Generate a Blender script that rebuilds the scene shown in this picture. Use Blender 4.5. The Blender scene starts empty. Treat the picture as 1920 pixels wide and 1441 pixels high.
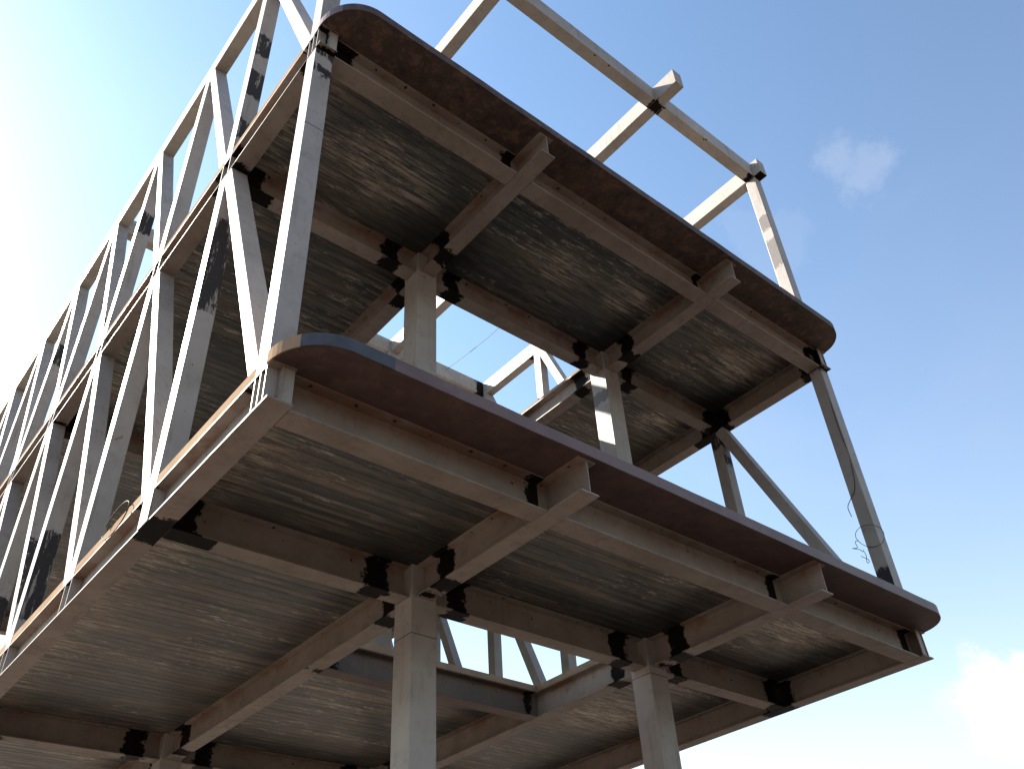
import bpy, math, random
from mathutils import Vector, Matrix
random.seed(7)
S = bpy.context.scene
COL = S.collection

# ------------------------------------------------------------------ dimensions (metres)
Z0 = 4.75                    # underside of the lower floor beams above the ground
H, H3 = 3.6, 3.6             # storey heights
X = [0.0, 2.107, 4.770, 6.842]
P = 1.587                    # truss panel
NP = 8                       # panels in the length of the frame
B, D, TF, TW = 0.160, 0.270, 0.012, 0.009
BX = 0.172
E_ST, E_CO = 0.425, 0.134
CW, Q = 0.236, 0.156
HR = 0.285                   # height of the roof tubes
YE = NP * P + 0.09
LOW, UP, ROOF = Z0, Z0 + H, Z0 + H + H3
DZ = D + 0.003               # soffit of the deck above the beam underside
TRIM_H = 0.088

# ------------------------------------------------------------------ materials
def new_mat(name):
    m = bpy.data.materials.new(name); m.use_nodes = True
    nt = m.node_tree; nt.nodes.clear()
    out = nt.nodes.new('ShaderNodeOutputMaterial'); b = nt.nodes.new('ShaderNodeBsdfPrincipled')
    nt.links.new(b.outputs[0], out.inputs[0])
    return m, nt, b

class G:
    def __init__(s, nt): s.nt = nt
    def n(s, t, **k):
        x = s.nt.nodes.new(t)
        for a, v in k.items(): setattr(x, a, v)
        return x
    def put(s, sock, v):
        if hasattr(v, 'is_output'): s.nt.links.new(v, sock)
        elif v is not None:
            if isinstance(v, (tuple, list)) and len(v) == 3 and sock.type == 'RGBA': v = (*v, 1)
            sock.default_value = v
    def math(s, op, a, b=None, c=None, clamp=False):
        x = s.n('ShaderNodeMath', operation=op); x.use_clamp = clamp
        for i, v in enumerate((a, b, c)):
            if v is not None: s.put(x.inputs[i], v)
        return x.outputs[0]
    def vmath(s, op, a, b=None):
        x = s.n('ShaderNodeVectorMath', operation=op); s.put(x.inputs[0], a)
        if b is not None: s.put(x.inputs[1], b)
        return x.outputs['Value'] if op in ('LENGTH', 'DISTANCE', 'DOT_PRODUCT') else x.outputs[0]
    def noise(s, vec, scale, detail=4, rough=.55, dist=0.):
        x = s.n('ShaderNodeTexNoise'); s.put(x.inputs['Vector'], vec)
        x.inputs['Scale'].default_value = scale; x.inputs['Detail'].default_value = detail
        x.inputs['Roughness'].default_value = rough; x.inputs['Distortion'].default_value = dist
        return x.outputs[0]
    def mix(s, f, a, b):
        x = s.n('ShaderNodeMix', data_type='RGBA'); s.put(x.inputs[0], f); s.put(x.inputs[6], a); s.put(x.inputs[7], b)
        return x.outputs[2]
    def step(s, v, lo, hi, a=0., b=1.):
        x = s.n('ShaderNodeMapRange', interpolation_type='SMOOTHSTEP'); s.put(x.inputs[0], v)
        for i, q in enumerate((lo, hi, a, b)): s.put(x.inputs[i + 1], q)
        return x.outputs[0]
    def attr(s, name): return s.n('ShaderNodeAttribute', attribute_name=name).outputs['Fac']
    def pos(s): return s.n('ShaderNodeNewGeometry').outputs['Position']
    def bump(s, h, dist, strength=.5):
        x = s.n('ShaderNodeBump'); s.put(x.inputs['Height'], h)
        x.inputs['Distance'].default_value = dist; x.inputs['Strength'].default_value = strength
        return x.outputs[0]

def steel_paint(name, base, dark, rough=.55):
    m, nt, b = new_mat(name); g = G(nt); p = g.pos()
    rnd = g.n('ShaderNodeObjectInfo').outputs['Random']
    off = g.vmath('ADD', p, g.n('ShaderNodeCombineXYZ').outputs[0])
    big = g.noise(off, 1.7, 5, .6); mid = g.noise(off, 9, 5, .65); fine = g.noise(off, 60, 3, .6)
    c = g.mix(g.step(big, .38, .66), base, dark)
    c = g.mix(g.math('MULTIPLY', g.step(mid, .5, .75), .45), c, tuple(v * .62 for v in dark))
    # vertical dribbles
    st = g.n('ShaderNodeMapping'); g.put(st.inputs[0], p); st.inputs['Scale'].default_value = (22, 22, 1.6)
    dr = g.noise(st.outputs[0], 1., 3, .6)
    c = g.mix(g.math('MULTIPLY', g.step(dr, .54, .72), g.math('MULTIPLY', g.step(big, .40, .62), .55)), c, (.15, .115, .09))
    hsv = g.n('ShaderNodeHueSaturation'); g.put(hsv.inputs['Color'], c)
    g.put(hsv.inputs['Value'], g.math('MULTIPLY_ADD', rnd, .22, .89))
    c = hsv.outputs[0]
    # rust blooms and pin holes
    r1 = g.noise(off, 4.3, 6, .7, .4)
    c = g.mix(g.math('MULTIPLY', g.step(r1, .665, .72), .7), c, (.17, .075, .036))
    r2 = g.noise(off, 34, 2, .5)
    c = g.mix(g.step(r2, .745, .77), c, (.055, .04, .03))
    if name == 'beam_paint':                                # rust bleeding from the seam under the upper flange
        sp = g.n('ShaderNodeSeparateXYZ'); g.put(sp.inputs[0], p)
        zz = g.math('MODULO', g.math('SUBTRACT', sp.outputs[2], Z0), H)
        sx = g.noise(g.vmath('MULTIPLY', p, (1.6, 1.6, .4)), 1.3, 4, .65)
        ru = g.math('MULTIPLY', g.step(g.math('ADD', zz, g.math('MULTIPLY', g.math('SUBTRACT', mid, .5), .14)), .15, .25), g.step(sx, .44, .62))
        c = g.mix(g.math('MULTIPLY', ru, .62), c, (.15, .068, .036))
        lo = g.math('MULTIPLY', g.step(zz, .0, .05, 1., 0.), g.step(g.noise(p, 6, 5, .7), .5, .68))
        c = g.mix(g.math('MULTIPLY', lo, .4), c, (.12, .085, .065))
    # pale primer touch-up
    rag = g.math('MULTIPLY_ADD', g.math('SUBTRACT', g.noise(p, 9, 6, .75), .5), .30,
                 g.math('MULTIPLY', g.math('SUBTRACT', g.noise(p, 45, 3, .6), .5), .05))
    f2 = g.step(g.math('ADD', g.attr('primer'), rag), -.004, .004)
    c = g.mix(f2, c, (.125, .112, .106))
    # dark touch-up paint over the site splices, brushed on with a ragged edge
    f1 = g.step(g.math('ADD', g.attr('patch'), rag), -.007, .010)
    thin = g.step(g.noise(p, 21, 4, .6), .60, .75)
    sv = g.n('ShaderNodeMapping'); g.put(sv.inputs[0], p); sv.inputs['Scale'].default_value = (26, 26, 2.6)
    if name == 'post_paint': f1 = g.math('MULTIPLY', f1, g.step(g.noise(sv.outputs[0], 1., 4, .7), .56, .60, 1., .18))
    dk, lt = ((.036, .034, .037), (.10, .095, .095)) if name == 'post_paint' else ((.0085, .0068, .0068), (.045, .04, .038))
    c = g.mix(f1, c, g.mix(g.math('MULTIPLY', thin, .5), dk, lt))
    g.put(b.inputs['Base Color'], c)
    g.put(b.inputs['Roughness'], g.math('MULTIPLY_ADD', mid, .25, rough - .1))
    g.put(b.inputs['Specular IOR Level'], g.math('MULTIPLY_ADD', f1, -.27, .32))
    g.put(b.inputs['Normal'], g.bump(g.math('MULTIPLY_ADD', mid, .7, g.math('MULTIPLY', fine, .25)), .0035, .5))
    return m

M_BEAM = steel_paint('beam_paint', (.235, .197, .175), (.185, .152, .130))
M_HEAD = steel_paint('beam_paint', (.125, .092, .075), (.095, .068, .054))
M_POST = steel_paint('post_paint', (.305, .28, .265), (.26, .236, .220), .5)
M_ROOF = steel_paint('roof_tube_paint', (.36, .33, .30), (.30, .268, .24), .5)

def plain(name, col, rough=.7, var=.4, scale=12, metal=0.):
    m, nt, b = new_mat(name); g = G(nt); p = g.pos()
    c = g.mix(g.noise(p, scale, 5, .6), tuple(v * (1 - var) for v in col), tuple(v * (1 + var) for v in col))
    g.put(b.inputs['Base Color'], c); b.inputs['Roughness'].default_value = rough; b.inputs['Metallic'].default_value = metal
    return m
M_BLACK = plain('burnt_weld', (.018, .014, .012), .8)
M_WIRE = plain('wire_steel', (.05, .048, .046), .75, .3, 30)
M_WIRE.node_tree.nodes['Principled BSDF'].inputs['Specular IOR Level'].default_value = .1
M_TOP = plain('deck_top_dust', (.075, .066, .058), .9, .3, 5)
M_WEB = plain('pale_primer_plate', (.60, .57, .53), .55, .12, 9)

def deck_mat():
    m, nt, b = new_mat('galvanised_deck'); g = G(nt); p = g.pos()
    sep = g.n('ShaderNodeSeparateXYZ'); g.put(sep.inputs[0], p)
    x, y, z = sep.outputs
    rib = g.math('FLOOR', g.math('DIVIDE', y, .0992))
    wn = g.n('ShaderNodeTexWhiteNoise', noise_dimensions='2D')
    cmb = g.n('ShaderNodeCombineXYZ'); g.put(cmb.inputs[0], rib); g.put(cmb.inputs[1], g.math('FLOOR', z))
    g.put(wn.inputs['Vector'], cmb.outputs[0]); rnd = wn.outputs['Value']
    sheet = g.math('FLOOR', g.math('DIVIDE', y, .595))
    fine = g.math('FLOOR', g.math('DIVIDE', y, .0331))
    wf = g.n('ShaderNodeTexWhiteNoise', noise_dimensions='2D'); cf = g.n('ShaderNodeCombineXYZ')
    g.put(cf.inputs[0], fine); g.put(cf.inputs[1], z); g.put(wf.inputs['Vector'], cf.outputs[0])
    def stretch(sx, sy, jitter, own=0.):
        c = g.n('ShaderNodeCombineXYZ')
        g.put(c.inputs[0], g.math('ADD', g.math('MULTIPLY_ADD', x, sx, g.math('MULTIPLY', rnd, jitter)), g.math('MULTIPLY', wf.outputs['Value'], own)))
        g.put(c.inputs[1], g.math('MULTIPLY', y, sy)); g.put(c.inputs[2], z)
        return c.outputs[0]
    zone = g.noise(g.vmath('MULTIPLY', p, (.55, .9, 1.)), 1.1, 3, .55)              # broad areas
    s0 = g.noise(stretch(.55, 3.4, .5), 1., 6, .65, 0.)
    s1 = g.noise(stretch(1.1, 4.0, .7, .9), 1., 6, .70, 0.)                              # streaks along the ribs
    s2 = g.noise(stretch(3.4, 11, 1.6, 2.4), 1., 6, .78, 0.)
    s3 = g.noise(stretch(1.8, 46, 7.), 1., 4, .65)
    s4 = g.noise(stretch(10, 38, 5.), 1., 4, .7)
    seg = g.math('FLOOR', g.math('MULTIPLY_ADD', x, 1.15, g.math('MULTIPLY', wf.outputs['Value'], 9.)))
    wp = g.n('ShaderNodeTexWhiteNoise', noise_dimensions='3D'); cp = g.n('ShaderNodeCombineXYZ')
    g.put(cp.inputs[0], fine); g.put(cp.inputs[1], seg); g.put(cp.inputs[2], z); g.put(wp.inputs['Vector'], cp.outputs[0])
    tone = wp.outputs['Value']
    green, brown, slate = (.118, .122, .112), (.150, .122, .100), (.070, .078, .084)
    c = g.mix(g.step(zone, .42, .58), green, brown)
    c = g.mix(g.math('MULTIPLY', g.step(s0, .42, .55), .95), c, slate)
    c = g.mix(g.math('MULTIPLY', g.step(s1, .50, .66), .75), c, (.20, .165, .132))
    c = g.mix(g.math('MULTIPLY', g.step(s2, .52, .66), .55), c, (.040, .038, .037))
    c = g.mix(g.math('MULTIPLY', g.step(s3, .55, .68), .45), c, (.036, .033, .030))
    area = g.step(g.noise(p, .7, 4, .6), .42, .60)
    c = g.mix(g.math('MULTIPLY', g.step(tone, .62, .95), g.math('MULTIPLY', area, .55)), c, (.27, .235, .195))
    c = g.mix(g.math('MULTIPLY', g.step(tone, .02, .30, 1., 0.), g.math('MULTIPLY', area, .6)), c, (.034, .033, .033))
    # flaking pale zinc: ragged dashes that gather in some areas
    fl = g.math('MULTIPLY', g.step(g.math('ADD', g.math('MULTIPLY', s2, .65), g.math('MULTIPLY', s4, .35)), .415, .465, 1., 0.), g.step(g.noise(stretch(.8, 2.0, .3), 1., 5, .6), .47, .58))
    c = g.mix(g.math('MULTIPLY', fl, .62), c, (.56, .50, .42))
    rust = g.math('MULTIPLY', g.step(g.noise(stretch(1.3, 8, 2.), 1., 6, .75), .60, .70), .6)
    c = g.mix(rust, c, (.24, .14, .09))
    c = g.mix(g.math('MULTIPLY', g.math('POWER', rnd, 3.), .35), c, (.05, .046, .044))
    # reflected light painted into the soffit as chalky streaks, also along the left edge
    glow = g.step(x, .04, .62, .8, 0.)
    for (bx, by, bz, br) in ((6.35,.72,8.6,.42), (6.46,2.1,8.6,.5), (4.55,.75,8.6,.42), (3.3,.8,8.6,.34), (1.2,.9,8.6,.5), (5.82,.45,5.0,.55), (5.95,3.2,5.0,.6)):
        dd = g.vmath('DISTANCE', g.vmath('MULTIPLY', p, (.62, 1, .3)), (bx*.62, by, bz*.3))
        glow = g.math('MAXIMUM', glow, g.step(g.math('ADD', dd, g.math('MULTIPLY', g.math('SUBTRACT', s1, .5), 1.1)), br*.3, br*1.1, .85, 0.))
    glow = g.math('MULTIPLY', glow, g.step(g.math('ADD', g.math('MULTIPLY', s2, .6), g.math('MULTIPLY', s3, .4)), .42, .56, 1., .04))
    c = g.mix(g.math('MULTIPLY', glow, .85), c, (.56, .475, .385))
    # darker ragged areas round the columns
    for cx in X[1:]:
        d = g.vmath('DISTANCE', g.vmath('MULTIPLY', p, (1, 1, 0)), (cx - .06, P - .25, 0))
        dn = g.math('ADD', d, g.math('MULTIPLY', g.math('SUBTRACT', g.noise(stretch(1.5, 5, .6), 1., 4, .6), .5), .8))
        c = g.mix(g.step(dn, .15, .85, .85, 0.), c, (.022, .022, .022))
    g.put(b.inputs['Base Color'], c)
    g.put(b.inputs['Roughness'], g.math('MULTIPLY_ADD', s2, .4, .24)); b.inputs['Metallic'].default_value = .3
    g.put(b.inputs['Normal'], g.bump(s2, .004, .5))
    return m
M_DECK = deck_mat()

def apron_mat(name, a, b_, hi, lo, k):
    m, nt, b = new_mat(name); g = G(nt); p = g.pos()
    n1 = g.noise(p, 2.6, 6, .65); n2 = g.noise(p, 9, 7, .75, .4); n3 = g.noise(p, 70, 3, .6)
    c = g.mix(g.step(n1, .35, .65), a, b_)
    c = g.mix(g.math('MULTIPLY', g.step(n2, .50, .62), .75 * k), c, hi)
    c = g.mix(g.math('MULTIPLY', g.step(n2, .46, .34), .8 * k), c, lo)
    c = g.mix(g.math('MULTIPLY', g.step(g.noise(p, 5, 5, .7), .62, .7), .5), c, (.02, .017, .018))
    g.put(b.inputs['Base Color'], c); g.put(b.inputs['Roughness'], g.math('MULTIPLY_ADD', n2, .3, .45))
    b.inputs['Specular IOR Level'].default_value = .3
    g.put(b.inputs['Normal'], g.bump(g.math('ADD', n2, g.math('MULTIPLY', n3, .3)), .003, .5))
    return m
M_APRON = apron_mat('red_oxide_plate', (.066, .040, .040), (.088, .056, .052), (.12, .075, .064), (.035, .022, .023), .7)
M_APRON_UP = apron_mat('rusted_plate', (.052, .036, .032), (.075, .048, .040), (.145, .085, .060), (.022, .015, .014), 1.)

def lip_mat():
    m, nt, b = new_mat('lip_strip_paint'); g = G(nt); p = g.pos()
    n1 = g.noise(p, 3.1, 5, .65); n2 = g.noise(p, 24, 5, .7)
    c = g.mix(g.step(n1, .4, .62), (.135, .080, .074), (.105, .062, .057))
    c = g.mix(g.math('MULTIPLY', g.step(n2, .52, .7), .55), c, (.075, .05, .042))
    g.put(b.inputs['Base Color'], c); b.inputs['Roughness'].default_value = .5
    g.put(b.inputs['Normal'], g.bump(n2, .003, .4))
    return m
M_LIP = lip_mat()

def trim_mat():
    m, nt, b = new_mat('trim_strip_tan'); g = G(nt); p = g.pos()
    n1 = g.noise(p, 4, 5, .65); n2 = g.noise(p, 30, 4, .7)
    c = g.mix(g.step(n1, .36, .64), (.34, .25, .18), (.29, .20, .14))
    c = g.mix(g.math('MULTIPLY', g.step(n2, .58, .7), .5), c, (.22, .14, .09))
    g.put(b.inputs['Base Color'], c); b.inputs['Roughness'].default_value = 1.; b.inputs['Specular IOR Level'].default_value = 0.
    return m
M_TRIM = trim_mat()

def ground_mat():
    m, nt, b = new_mat('dry_soil'); g = G(nt); p = g.pos()
    n1 = g.noise(p, .25, 6, .6); n2 = g.noise(p, 3, 8, .7); n3 = g.noise(p, 40, 4, .7)
    c = g.mix(g.step(n1, .35, .65), GROUND_A, GROUND_B)
    c = g.mix(g.math('MULTIPLY', n2, .4), c, tuple(v * .6 for v in GROUND_B))
    g.put(b.inputs['Base Color'], c); b.inputs['Roughness'].default_value = .95
    g.put(b.inputs['Normal'], g.bump(g.math('ADD', n2, g.math('MULTIPLY', n3, .3)), .03, .6))
    return m
GROUND_A, GROUND_B = (.086, .065, .050), (.062, .046, .035)
M_GROUND = ground_mat()

# ------------------------------------------------------------------ object helpers
WLOC = {}
def link(name, verts, faces, mats, parent=None, origin=(0, 0, 0), fmat=None, attrs=None, smooth=False):
    o0 = Vector(origin)
    me = bpy.data.meshes.new(name)
    me.from_pydata([tuple(Vector(v) - o0) for v in verts], [], faces)
    for m in (mats if isinstance(mats, (list, tuple)) else [mats]): me.materials.append(m)
    if fmat:
        for pl, k in zip(me.polygons, fmat): pl.material_index = k
    for an, vals in (attrs or {}).items():                 # one value per face corner
        a = me.attributes.new(an, 'FLOAT', 'CORNER'); a.data.foreach_set('value', vals)
    if smooth:
        for pl in me.polygons: pl.use_smooth = True
    me.update()
    o = bpy.data.objects.new(name, me); COL.objects.link(o)
    WLOC[o.name] = o0
    if parent is not None:
        o.parent = parent; o.location = o0 - WLOC[parent.name]
    else: o.location = o0
    return o

class Mesh:
    def __init__(s): s.v = []; s.f = []; s.m = []; s.a = {'patch': [], 'primer': []}; s.k = {}
    def vid(s, q):                                          # shared corners are one vertex
        key = tuple(round(t * 5000) for t in q)
        if key not in s.k: s.k[key] = len(s.v); s.v.append(tuple(q))
        return s.k[key]
    def face(s, pts, m=0, pa=None, pr=None):
        f = tuple(s.vid(q) for q in pts)
        if len(set(f)) < len(f): return
        s.f.append(f); s.m.append(m)
        s.a['patch'] += pa or [-.4] * len(pts); s.a['primer'] += pr or [-.4] * len(pts)
    def box(s, a, b, m=0):
        x0, y0, z0 = a; x1, y1, z1 = b
        c = [(x0,y0,z0),(x1,y0,z0),(x1,y1,z0),(x0,y1,z0),(x0,y0,z1),(x1,y0,z1),(x1,y1,z1),(x0,y1,z1)]
        for q in ((0,3,2,1),(4,5,6,7),(0,1,5,4),(1,2,6,5),(2,3,7,6),(3,0,4,7)): s.face([c[i] for i in q], m)
    def prism(s, prof, A, Bp, up, patches=(), primers=(), caps=True, mats=None):
        A, Bp = Vector(A), Vector(Bp); w = Bp - A; L = w.length; w /= L
        up = Vector(up); v = (up - w * up.dot(w)).normalized(); u = w.cross(v)
        ev = lambda lst, t, k: max([-.4] + [max(-.4, h - abs(t - c)) for (c, h, fs) in lst if fs is None or k in fs])
        st = {0., L}
        for lst in (patches, primers):
            for c, h, fs in lst:
                for d in (-h - .4, -h - .05, 0, h + .05, h + .4): st.add(min(L, max(0., c + d)))
        st = sorted(st); st = [t for i, t in enumerate(st) if i == 0 or t - st[i - 1] > 1e-4]
        n = len(prof)
        for k in range(n):
            p0, p1 = prof[k], prof[(k + 1) % n]
            for t0, t1 in zip(st, st[1:]):
                q = [A + w * t + u * pp[0] + v * pp[1] for t, pp in ((t0, p0), (t0, p1), (t1, p1), (t1, p0))]
                tt = (t0, t0, t1, t1)
                s.face(q, (mats or {}).get(k, 0), [ev(patches, t, k) for t in tt], [ev(primers, t, k) for t in tt])
        if caps:
            for t in (0, L):
                q = [A + w * t + u * a + v * b for a, b in prof]
                s.face(q if t else q[::-1], 0)
        return s
    def disc(s, c, r, n, m=1, k=9):
        c = Vector(c); n = Vector(n).normalized(); a = n.orthogonal().normalized(); b = n.cross(a)
        ph = random.random() * 6
        s.face([c + (a * math.cos(2*math.pi*i/k + ph) + b * math.sin(2*math.pi*i/k + ph)) * r * random.uniform(.65, 1.2) for i in range(k)], m)
    def make(s, name, mats, parent=None, origin=None):
        return link(name, s.v, s.f, mats, parent, origin or s.v[0], s.m, s.a)

def h_prof(b=B, d=D):
    h, t = b / 2, TW / 2
    return [(-h,0),(h,0),(h,TF),(t,TF),(t,d-TF),(h,d-TF),(h,d),(-h,d),(-h,d-TF),(-t,d-TF),(-t,TF),(-h,TF)]
def box_prof(w, h, v0=None):
    v0 = -h / 2 if v0 is None else v0
    return [(-w/2, v0), (w/2, v0), (w/2, v0 + h), (-w/2, v0 + h)]
WEB_R, WEB_L = (3, 4, 2), (9, 8, 10)

def rounded(o):
    b = o.modifiers.new('bevel', 'BEVEL'); b.width = .007; b.segments = 2; b.limit_method = 'ANGLE'; b.angle_limit = math.radians(50)
    return o

def tube(name, pts, r, mat, parent=None, k=7):
    pts = [Vector(q) for q in pts]; v = []; f = []
    for i, q in enumerate(pts):
        t = (pts[min(i+1, len(pts)-1)] - pts[max(i-1, 0)]).normalized()
        a = t.orthogonal().normalized() if i == 0 else (a - t * a.dot(t)).normalized()
        b = t.cross(a)
        v += [q + (a * math.cos(2*math.pi*j/k) + b * math.sin(2*math.pi*j/k)) * r for j in range(k)]
        if i:
            o = (i-1) * k
            f += [(o+j, o+(j+1) % k, o+k+(j+1) % k, o+k+j) for j in range(k)]
    f += [tuple(range(k))[::-1], tuple(range(len(v)-k, len(v)))]
    return link(name, v, f, mat, parent, pts[0], smooth=True)

# ------------------------------------------------------------------ the setting
gs = 900
ground = link('ground', [(-gs,-gs,0),(gs,-gs,0),(gs,gs,0),(-gs,gs,0)], [(0,1,2,3)], M_GROUND)
ground['kind'] = 'structure'

# ------------------------------------------------------------------ the steel frame
bld = bpy.data.objects.new('steel_frame_building', None); COL.objects.link(bld); WLOC[bld.name] = Vector((0,0,0))
bld['label'] = 'unfinished steel frame building with corrugated decks, white truss sides and an open roof frame'
bld['category'] = 'building'

def y_beam(i, z):
    x = X[i]; edge = i in (0, 3); e = E_CO if edge else E_ST
    A = (x, -e, z); s = lambda y: y + e
    pts = []
    if not edge:
        pts += [(s(P - .42), .105, None), (s(P + .38), .10, None), (s(4*P - .42), .11, None), (s(4*P + .4), .11, None), (s(8*P-.4), .1, None)]
        if z == LOW: pts += [(s(P - .20), .03, (0,))]
        else: pts += [(s(.10), .05, (9, 10))]
        if i == 2: pts += [(s(2*P + .1), .05, (9,))]
        if i == 1: pts += [(s(2*P), .04, (0, 1))]
    else:
        face = (0, 3, 4, 2, 1) if i == 0 else (0, 9, 8, 10, 11)
        pts += [(s(P + .02), .20, face), (s(4*P), .22, face), (s(8*P), .2, face)]
        outer = (9, 8, 10) if i == 0 else (3, 4, 2)
        for k in range(NP + 1): pts.append((s(k*P + .10), .10 if k != 1 else .17, outer))
        if z == UP: pts += [(s(.04), .16, None), (s(P), .24, None)]
        if i == 3 and z == UP: pts += [(s(P + .25), .1, (0,))]
    pr = []
    m = Mesh().prism(h_prof(), A, (x, YE, z), (0,0,1), pts, pr)
    for k in range(60):                                     # burn marks of the deck studs on the flange underside
        y = -.3 + k * .27 + random.uniform(-.04, .04)
        if y > 9: break
        if random.random() < .45 and i != 0: m.disc((x - .05, y, z + D - TF - .0012), random.uniform(.007, .014), (0,0,-1))
        if random.random() < .3 and i != 3: m.disc((x + .05, y, z + D - TF - .0012), random.uniform(.006, .012), (0,0,-1))
    o = m.make('floor_beam', [M_BEAM, M_BLACK], bld, A)
    if edge:                                                # stiffener plates at every truss node, on the outer side
        sg = -1 if i == 0 else 1
        for k in range(NP + 1):
            for dy in ((-.07, 0.0, .07) if k == 0 else (-.075, .075)):
                y = k * P + dy
                xa, xb = x + sg * (TW/2 + .001), x + sg * (B/2 - .001)
                Mesh_ = Mesh(); Mesh_.box((min(xa,xb), y - .004, z + TF + .001), (max(xa,xb), y + .004, z + D - TF - .001))
                Mesh_.make('stiffener', [M_POST], o)
            if k == 1 and z == LOW:
                q = Mesh()
                xa, xb = x + sg * (B/2 + .0005), x + sg * (B/2 + .007)
                q.box((min(xa,xb), k*P - .082, z + .002), (max(xa,xb), k*P - .004, z + D - .014))
                q.box((min(xa,xb), k*P + .000, z + .002), (max(xa,xb), k*P + .082, z + D - .014))
                q.make('closing_plate', [M_POST], o)
            elif k == 0:
                q = Mesh(); xa, xb = x - sg * (TW/2 + .001), x - sg * (B/2 - .004)
                q.box((min(xa,xb), -E_CO + .012, z + TF + .001), (max(xa,xb), -E_CO + .022, z + D - TF - .001))
                q.make('end_plate', [M_POST], o)
    return o

def x_beam(i, y, z, b=B):
    gap = .0045
    xa, xb = X[i] + B/2 + gap, X[i+1] - B/2 - gap
    if abs(y) > .01 and abs(y - 2*P) > .1:                    # columns stand at the inner crossings
        if i > 0: xa = X[i] + CW/2 + .001
        if i < 2: xb = X[i+1] - CW/2 - .001
    L = xb - xa; pts = []; pr = []
    front = (3, 4, 2)
    if abs(y) < .01:
        if i < 2: pts.append((L - .035, .075, front))
        else: pts.append((L - .05, .085, front))
        if z == UP: pts.append((.02, .03, front) if i else (.05, .16, (4, 3)))
    elif abs(y - 2*P) < .1:
        pts.append((L - .06, .05, front)); pts.append((.1, .06, front))
    else:
        c0 = .27 if i > 0 else .04; c1 = .27 if i < 2 else .06
        pts += [(c0, .10 if i else .16, None), (L - c1, .10, None)]
        if i == 0: pts.append((.2, .12, (0,)))
    A = (xa, y, z)
    m = Mesh().prism(h_prof(b), A, (xb, y, z), (0,0,1), pts, pr)
    paint = M_HEAD if abs(y - 2*P) < .1 else M_BEAM
    if L > 0 and (abs(y) < .01 or abs(y - 2*P) < .1):         # web runs on to the web of the long beam
        for c, d in ((X[i] + TW/2 + .001, xa), (xb, X[i+1] - TW/2 - .001)):
            m.box((c, y - .004, z + TF + .002), (d, y + .004, z + D - TF - .002))
    for k in range(40):
        xx = xa + .12 + k * .30 + random.uniform(-.03, .03)
        if xx > xb - .05: break
        if random.random() < .75: m.disc((xx, y - .052 + random.uniform(-.012,.012), z + D - TF - .0012), random.uniform(.008, .018), (0,0,-1))
        if random.random() < .35: m.disc((xx + .1, y - TW/2 - .001, z + random.uniform(.16, .24)), random.uniform(.006, .014), (0,-1,0))
    return m.make('floor_beam', [paint, M_BLACK], bld, A)

for z in (LOW, UP):
    for i in range(4): y_beam(i, z)
    for i in range(3):
        x_beam(i, 0.0, z, BX)
        for k in (1, 4, 8): x_beam(i, k * P, z)
    x_beam(1, 2 * P, z)

# decks: ribbed soffit with the stair opening left out, a flat top and trim strips round the edges
def deck(z):
    m = Mesh(); zb = z + DZ; pitch, gw, gd = .0992, .0045, .010
    x0, x3 = X[0] - .068, X[3] + .068; y0, y1 = -.07, NP * P + .07
    ox0, ox1, oy0, oy1 = X[1] + .02, X[2] - .02, P + .02, 2*P - .02
    def strip(xa, xb, ya, yb):
        y = ya
        while y < yb - 1e-6:
            g = math.ceil(y / pitch + 1e-6) * pitch          # next groove
            e = min(g - gw, yb)
            if e > y: m.face([(xa,y,zb),(xa,e,zb),(xb,e,zb),(xb,y,zb)])
            a = max(y, g - gw); b_ = min(g, yb)
            if b_ > a and g - gw < yb:
                zt = zb + gd
                m.face([(xa,a,zb),(xa,a,zt),(xb,a,zt),(xb,a,zb)]); m.face([(xa,a,zt),(xa,b_,zt),(xb,b_,zt),(xb,a,zt)])
                m.face([(xa,b_,zt),(xa,b_,zb),(xb,b_,zb),(xb,b_,zt)])
            y = min(g, yb)
    strip(x0, x3, y0, oy0); strip(x0, ox0, oy0, oy1); strip(ox1, x3, oy0, oy1); strip(x0, x3, oy1, y1)
    zt = zb + .07
    for a in ((x0,x3,y0,oy0),(x0,ox0,oy0,oy1),(ox1,x3,oy0,oy1),(x0,x3,oy1,y1)):
        m.face([(a[0],a[2],zt),(a[1],a[2],zt),(a[1],a[3],zt),(a[0],a[3],zt)], 1)
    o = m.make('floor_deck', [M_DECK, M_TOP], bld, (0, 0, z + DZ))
    def trim(a, b): q = Mesh(); q.box(a, b); q.make('edge_trim', [M_TRIM], o)
    zl, zh = z + D + .001, z + D + TRIM_H
    for k in range(NP):                                      # between the truss posts, both sides
        trim((X[0] - .0765, k*P + Q/2 + .002, zl), (X[0] - .0705, (k+1)*P - Q/2 - .002, zh))
        trim((X[3] + .0705, k*P + Q/2 + .002, zl), (X[3] + .0765, (k+1)*P - Q/2 - .002, zh))
    trim((ox0, oy1 - .004, zl), (ox1, oy1 + .002, zh)); trim((ox1 - .004, oy0, zl), (ox1 + .002, oy1 - .005, zh))
    trim((ox0 - .002, oy0, zl), (ox0 + .004, oy1 - .005, zh)); trim((ox0 + .005, oy0 - .002, zl), (ox1 - .005, oy0 + .004, zh))
    return o
for z in (LOW, UP): deck(z)

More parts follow.
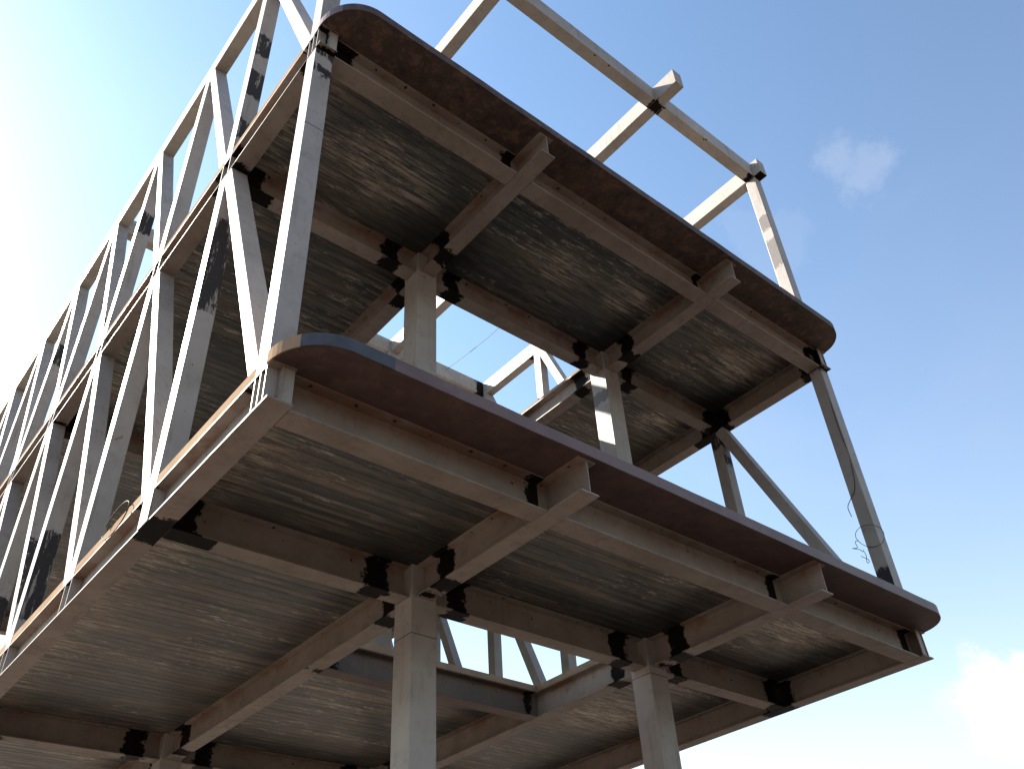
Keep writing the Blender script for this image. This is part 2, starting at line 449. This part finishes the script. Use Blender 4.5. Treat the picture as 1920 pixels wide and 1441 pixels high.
# front apron: a plate with rounded corners and an upturned lip
def apron(z, yf):
    xl, xr, r, yb = X[0] - .084, X[3] + .080, .36, -.075
    path = [(xl, yb)] + [(xl + r - r*math.cos(a), yf + r - r*math.sin(a)) for a in [math.pi/2*i/14 for i in range(15)]]
    path += [(xr - r + r*math.sin(a), yf + r - r*math.cos(a)) for a in [math.pi/2*i/14 for i in range(15)]] + [(xr, yb)]
    # subdivide the long straight edge so the strip can be slightly out of true
    out = []
    for a, b in zip(path, path[1:]):
        n = 24 if abs(b[0]-a[0]) > 2 else 1
        for i in range(n):
            t = i / n; q = (a[0] + (b[0]-a[0])*t, a[1] + (b[1]-a[1])*t)
            if n > 1 and i: q = (q[0], q[1] - .010*math.sin(math.pi*t) + random.uniform(-.0022, .0022))
            out.append(q)
    out.append(path[-1])
    zb, zt = z + D + .001, z + D + .011
    inner = [(xr - .002, -.0), (xl + .002, -.0)]
    poly = out + inner
    n = len(poly); v = [(x, y, zb) for x, y in poly] + [(x, y, zt) for x, y in poly]
    f = [tuple(range(n))[::-1], tuple(range(n, 2*n))] + [(i, (i+1) % n, n + (i+1) % n, n + i) for i in range(n)]
    o = link('apron_plate', v, f, M_APRON if z == LOW else M_APRON_UP, bld, (0, 0, zb))
    # lip standing on the plate edge, a few millimetres proud of it
    cen = []
    for i, q in enumerate(out):
        a = Vector((*out[max(i-1,0)], 0)); b = Vector((*out[min(i+1,len(out)-1)], 0)); t = (b-a).normalized()
        nn = Vector((t.y, -t.x, 0))
        cen.append((Vector((*q, 0)) + nn*.004, Vector((*q, 0)) - nn*.004))
    def lip(i0, i1, mat):
        v = []; f = []
        for oo, ii in cen[i0:i1+1]:
            for p_, zz in ((oo, zb - .003), (oo, z + D + TRIM_H + .002), (ii, z + D + TRIM_H + .002), (ii, zb - .003)): v.append((p_.x, p_.y, zz))
        m_ = i1 - i0
        for i in range(m_):
            a = i*4
            for j in range(4): f.append((a+j, a+4+j, a+4+(j+1) % 4, a+(j+1) % 4))
        f += [(3,2,1,0), (m_*4, m_*4+1, m_*4+2, m_*4+3)]
        return link('lip_strip', v, f, mat, o, v[0])
    lip(0, 7, M_TRIM if z == LOW else M_LIP)
    lip(7, 16, M_APRON_UP if z == UP else M_WORN)
    lip(16, len(cen)-1, M_LIP if z == LOW else M_APRON_UP)
M_WORN = plain('worn_bluish_plate', (.042, .041, .046), .4, .7, 14)
apron(LOW, -.455); apron(UP, -.462)

# trusses on both long sides
def post(x, y, za, zb, patches=(), primers=()):
    m = Mesh().prism(box_prof(Q, Q), (x, y, za), (x, y, zb), (0,1,0), patches, primers)
    return rounded(m.make('truss_post', [M_POST, M_BLACK], bld, (x, y, za)))
def diagonal(x, ya, za, yb, zb, patches=(), primers=()):
    j = lambda: random.uniform(-.008, .008)
    a, b = Vector((x + j()*.4, ya + j(), za)), Vector((x + j()*.4, yb + j(), zb)); w = (b - a).normalized()
    m = Mesh().prism(box_prof(Q - .004, Q - .02), a, b, (0,-1,0), patches, primers)
    return rounded(m.make('truss_diagonal', [M_POST, M_BLACK], bld, a))
# faces of a post along +Z with up=+Y: u = Z x Y = -X ; 0 faces -Y (front), 1 faces -X, 2 back, 3 faces +X
for side in (0, 3):
    x = X[side]
    for st, (za, zb) in enumerate(((LOW + D + .002, UP - .002), (UP + D + .002, ROOF - .002))):
        L = zb - za
        for k in range(NP + 1):
            pa = []; pr = []
            if k: pa.append((L - .02, .10, (0, 3)))
            if side == 0 and st == 0:
                if k == 0: pa = [(L - .02, .07, (0, 3)), (L - .27, .055, (0,))]
                if k == 1: pa += [(2.2, .55, (0,))]
                if k == 2: pa += [(L - .12, .08, (0,))]
                if k == 3: pa += [(.7, .45, (0,))]
                if k == 4: pa += [(.6, .5, (0,))]
            if side == 0 and st == 1 and k == 1: pa += [(1.2, .22, (0,)), (.42, .14, (0,)), (1.9, .2, (0,))]
            if side == 0 and st == 1 and k in (3, 5): pa += [(2.0, .2, (0,))]
            if side == 3 and st == 0:
                if k == 0: pa = [(.55, .14, (1,)), (L, .02, None)]
                if k == 1: pa = [(L - .05, .20, None), (L - .45, .08, (0,))]; pr = [(.4, .06, (0,))]
            if side == 3 and st == 1 and k == 0: pr = [(L - .95, .13, (1,)), (L - 1.55, .25, (1,))]; pa = [(L, .012, None)]
            if side == 3 and st == 1 and k == 4: pa += [(L - .15, .25, None)]
            y = k * P
            o = post(x, y, za, zb, pa, pr)
            if side == 0 and k == 0 and st == 0:
                q = Mesh(); h = Q/2 + .0012
                for zz in (za + 2.32,):
                    q.box((x-h, y-h, zz), (x+h, y-Q/2+.0006, zz+.005)); q.box((x-h, y-Q/2+.0007, zz), (x-Q/2+.0006, y+h, zz+.005))
                q.make('weld_seam', [M_BLACK], o)
        for k in range(NP):
            pa = []
            if side == 0 and st == 1 and k == 3: pa = [(.35, .25, (0, 2))]
            if side == 0 and st == 0 and k == 3: pa = [(1.0, .5, (0, 2))]
            off = Q/2
            # foot right behind the post at the node, head just in front of the next post
            diagonal(x, k*P + .10, za - .0, (k+1)*P - .09, zb + .0, pa)

# roof: tubes along both directions
def roof_y(i):
    x = X[i]; e = .44 if i in (1, 2) else .20
    pa = [(k*P + e + .10, .10, (0,)) for k in range(1, NP + 1)] if i in (0, 3) else []
    pa.append((e, .085, (0,)))
    if i == 3: pa = [(e - .12, .11, (0,))] + pa
    m = Mesh().prism(box_prof(Q, HR, 0), (x, -e, ROOF), (x, YE, ROOF), (0,0,1), pa)
    return rounded(m.make('roof_beam', [M_ROOF, M_BLACK], bld, (x, -e, ROOF)))
def roof_x(i, y):
    xa, xb = X[i] + Q/2 + .001, X[i+1] - Q/2 - .001; L = xb - xa
    pa = []
    if y == 0: pa = [(L, .035, (0,)), (0, .03, (0,))] if i < 2 else [(L, .10, (0,)), (0, .03, (0,))]
    if abs(y - 4*P) < .01: pa = [(L - .05, .12, None)] if i == 2 else []
    pr = []
    m = Mesh().prism(box_prof(Q, HR, 0), (xa, y, ROOF), (xb, y, ROOF), (0,0,1), pa, pr)
    for _ in range(2 if y == 0 else 0):
        m.disc((xa + random.uniform(.2, L-.1), y - Q/2 + random.uniform(.0, .03), ROOF - .001), .016, (0,0,-1))
    return rounded(m.make('roof_beam', [M_ROOF, M_BLACK], bld, (xa, y, ROOF)))
for i in range(4): roof_y(i)
for i in range(3):
    for k in (0, 4, 8): roof_x(i, k * P)

# columns
def column(x, y, z0, z1, seams=(), patches=(), primers=()):
    m = Mesh().prism(box_prof(CW, CW), (x, y, z0), (x, y, z1), (0,1,0), [(c - z0, h, f) for c, h, f in patches], [(c - z0, h, f) for c, h, f in primers])
    o = rounded(m.make('column', [M_POST, M_BLACK], bld, (x, y, z0)))
    for zz in seams:
        q = Mesh(); h = CW/2 + .0012
        q.box((x-h, y-h, zz), (x+h, y-CW/2+.0006, zz+.005)); q.box((x-h, y-CW/2+.0007, zz), (x-CW/2+.0006, y+h, zz+.005))
        q.make('weld_seam', [M_BLACK], o)
    # base plate on the ground
    if z0 < .2:
        q = Mesh(); q.box((x-.22, y-.22, 0.0), (x+.22, y+.22, .025)); q.make('base_plate', [M_BEAM], o)
    return o
for i in (1, 2):
    for k in (1, 4, 8):
        top = UP + D - .004 if k == 1 else ROOF - .002
        se = (LOW - .30,) if i == 1 else (LOW - .07,)
        pa = []
        pr = [(UP - 2.6, .03, (1,))]
        if i == 2 and k == 1: pr += [(UP - .38, .07, (1,))]
        column(X[i], k*P, .025, top, se, pa, pr)

# ------------------------------------------------------------------ loose wires
def wire_thing(name, label, cat, parts, r, mat=M_WIRE):
    o = tube(name, parts[0], r, mat)
    for q in parts[1:]: tube('loose_end', q, r, mat, o)
    o['label'] = label; o['category'] = cat
    return o
def circ(c, ru, rv, u, v, n=40, a0=0, a1=2*math.pi, wob=.0):
    c, u, v = Vector(c), Vector(u), Vector(v)
    return [c + u*ru*math.cos(a)*(1+wob*math.sin(3*a)) + v*rv*math.sin(a) for a in [a0+(a1-a0)*i/n for i in range(n+1)]]
wire_thing('wire_loop', 'thin bright wire loop hanging on the left edge of the lower floor', 'wire',
    [circ((-.098, 2.21, LOW + .335), .25, .105, (0,1,0), (0,0,1), 40, .5, 6.1)], .0045)
pw = [(6.80,-.062,UP-.02),(6.772,-.062,UP-.35),(6.758,-.058,UP-.9),(6.768,-.064,UP-1.25),(6.756,-.04,UP-1.55),(6.752,0,UP-1.70),(6.745,.07,UP-1.78),(6.735,.125,UP-1.86),(6.73,.115,UP-1.98)]
def smooth(pts, n=8):
    pts = [Vector(p) for p in pts]; out = []
    for i in range(len(pts)-1):
        p0, p1, p2, p3 = pts[max(i-1,0)], pts[i], pts[i+1], pts[min(i+2,len(pts)-1)]
        for j in range(n):
            t = j/n
            out.append(.5*((2*p1)+(p2-p0)*t+(2*p0-5*p1+4*p2-p3)*t*t+(3*p1-p0-3*p2+p3)*t**3))
    return out + [pts[-1]]
wire_thing('hanging_wire', 'thin dark wire trailing down the right corner post under the upper floor', 'wire', [smooth(pw)], .0042)
rc = Vector((6.735, -.01, LOW + 1.33))
wire_thing('tie_wire', 'coil of thin tie wire with curled ends, low on the right corner post', 'wire',
    [circ(rc, .145, .125, (.10,-.985,-.12), (-.22,.10,.97), 44, .3, 6.9, .04),
     smooth([rc+Vector(q) for q in ((-.01,.13,0),(-.02,.17,0),(-.02,.165,-.07),(-.03,.215,-.06),(-.02,.15,-.10),(-.02,.12,-.14))]),
     smooth([rc+Vector(q) for q in ((-.02,.115,-.12),(-.03,.095,-.20),(-.03,.11,-.26),(-.03,.095,-.28),(-.03,.085,-.25),(-.03,.15,-.18))])], .0032)

a, b = Vector((5.967, 6.349, ROOF + HR)), Vector((3.394, .463, UP + D + .08))
guy = [a + (b-a)*t - Vector((0,0,.10*math.sin(math.pi*t))) for t in [i/24 for i in range(25)]]
wire_thing('guy_wire', 'fine straight wire crossing the sky in the opening of the upper floor', 'wire', [guy], .0042)

# ------------------------------------------------------------------ sun, sky, clouds
SUN = Vector((-.38, 1., .87)).normalized()
el = math.asin(SUN.z); az = math.atan2(SUN.x, SUN.y)
ld = bpy.data.lights.new('sun', 'SUN'); ld.energy = 5.0; ld.angle = math.radians(.5); ld.color = (1., .93, .82)
lo = bpy.data.objects.new('sun', ld); COL.objects.link(lo); lo.location = (0, 0, 30)
lo.rotation_euler = SUN.to_track_quat('Z', 'Y').to_euler()

w = bpy.data.worlds.new('World'); S.world = w; w.use_nodes = True
nt = w.node_tree; nt.nodes.clear(); g = G(nt)
out = g.n('ShaderNodeOutputWorld'); bg = g.n('ShaderNodeBackground'); nt.links.new(bg.outputs[0], out.inputs[0])
sky = g.n('ShaderNodeTexSky', sky_type='NISHITA'); sky.sun_disc = False
sky.sun_elevation = el; sky.sun_rotation = az; sky.altitude = 0; sky.air_density = 2.0; sky.dust_density = 0.4; sky.ozone_density = 1.0
d = g.vmath('NORMALIZE', g.n('ShaderNodeTexCoord').outputs['Generated'])
# the clear-sky model, with the hazy brightening towards the horizon that the day had
sz = g.n('ShaderNodeSeparateXYZ'); g.put(sz.inputs[0], d)
gm = g.n('ShaderNodeGamma'); g.put(gm.inputs[0], sky.outputs[0]); gm.inputs[1].default_value = 1.5
base = g.vmath('MULTIPLY', gm.outputs[0], (.107, .106, .100))
hz = g.math('EXPONENT', g.math('DIVIDE', g.math('MAXIMUM', sz.outputs[2], .26), -.30))
hv = g.n('ShaderNodeVectorMath', operation='SCALE'); hv.inputs[0].default_value = (.46, .20, .60); g.put(hv.inputs['Scale'], hz)
air = g.vmath('ADD', base, hv.outputs[0])
air = g.mix(g.step(sz.outputs[2], .06, .25, 1., 0.), air, (.30, .32, .36))  # unseen low sky held to a dim neutral, to tone down shaded faces
n1 = g.noise(d, 11, 7, .6, .15); n2 = g.noise(d, 34, 6, .6)
puff = None
for c, r, k, am in (((.896,.350,.277), .044, 1., 1.1), ((.914,.325,.264), .058, 1., 1.1), ((.908,.350,.238), .050, .55, 1.0), ((.902,.362,.240), .030, .8, 1.),
                    ((.8835,.3777,.2771), .026, .45, 1.2), ((.652,.196,.732), .030, .09, 1.9), ((.664,.196,.722), .040, .15, 1.9),
                    ((.81,.56,.18), .06, .3, 1.6), ((.70,.69,.2), .12, .5, 1.3), ((.645,.30,.703), .05, .06, 2.0)):
    dist = g.vmath('DISTANCE', d, Vector(c).normalized())
    f = g.math('SUBTRACT', 1., g.math('DIVIDE', dist, r))
    f = g.math('ADD', f, g.math('MULTIPLY_ADD', g.math('SUBTRACT', n1, .5), 2.0 * am, g.math('MULTIPLY', g.math('SUBTRACT', n2, .5), 1.1 * am)))
    f = g.math('MULTIPLY', g.step(f, .10 if k > .7 else -.05, .48 if k > .7 else .75), k)
    puff = f if puff is None else g.math('MAXIMUM', puff, f)
wisp = g.math('MULTIPLY', g.step(g.noise(g.vmath('MULTIPLY', d, (1.2, 1., 1.8)), 2.6, 5, .55, .3), .45, .8), .09)
tot = g.math('MAXIMUM', puff, wisp)
col = g.mix(tot, air, (1.04, 1.05, 1.07))
STR = .12
fin = g.n('ShaderNodeVectorMath', operation='SCALE'); g.put(fin.inputs[0], col)
fin.inputs['Scale'].default_value = 1 / (STR * 2 ** 2.25)          # radiance in the picture's exposure
g.put(bg.inputs['Color'], fin.outputs[0]); bg.inputs['Strength'].default_value = STR

# ------------------------------------------------------------------ camera
R = ((0.7700246, -0.6358853, -0.0520771), (0.3660154, 0.5071293, -0.7802901), (0.5225848, 0.5817816, 0.6232459))
cd = bpy.data.cameras.new('camera'); cam = bpy.data.objects.new('camera', cd); COL.objects.link(cam)
r, dn, fw = [Vector(q) for q in R]
m = Matrix((r, -dn, -fw)).transposed().to_4x4(); m.translation = Vector((-1.6496, -3.904, -3.1054 + Z0))
cam.matrix_world = m
cd.sensor_width = 36; cd.lens = 36 * 1685.4 / 1920; cd.clip_start = .05; cd.clip_end = 4000
S.camera = cam
S.view_settings.view_transform = 'Standard'; S.view_settings.look = 'None'
S.view_settings.exposure = 2.25; S.view_settings.gamma = 1; S.view_settings.use_curve_mapping = False
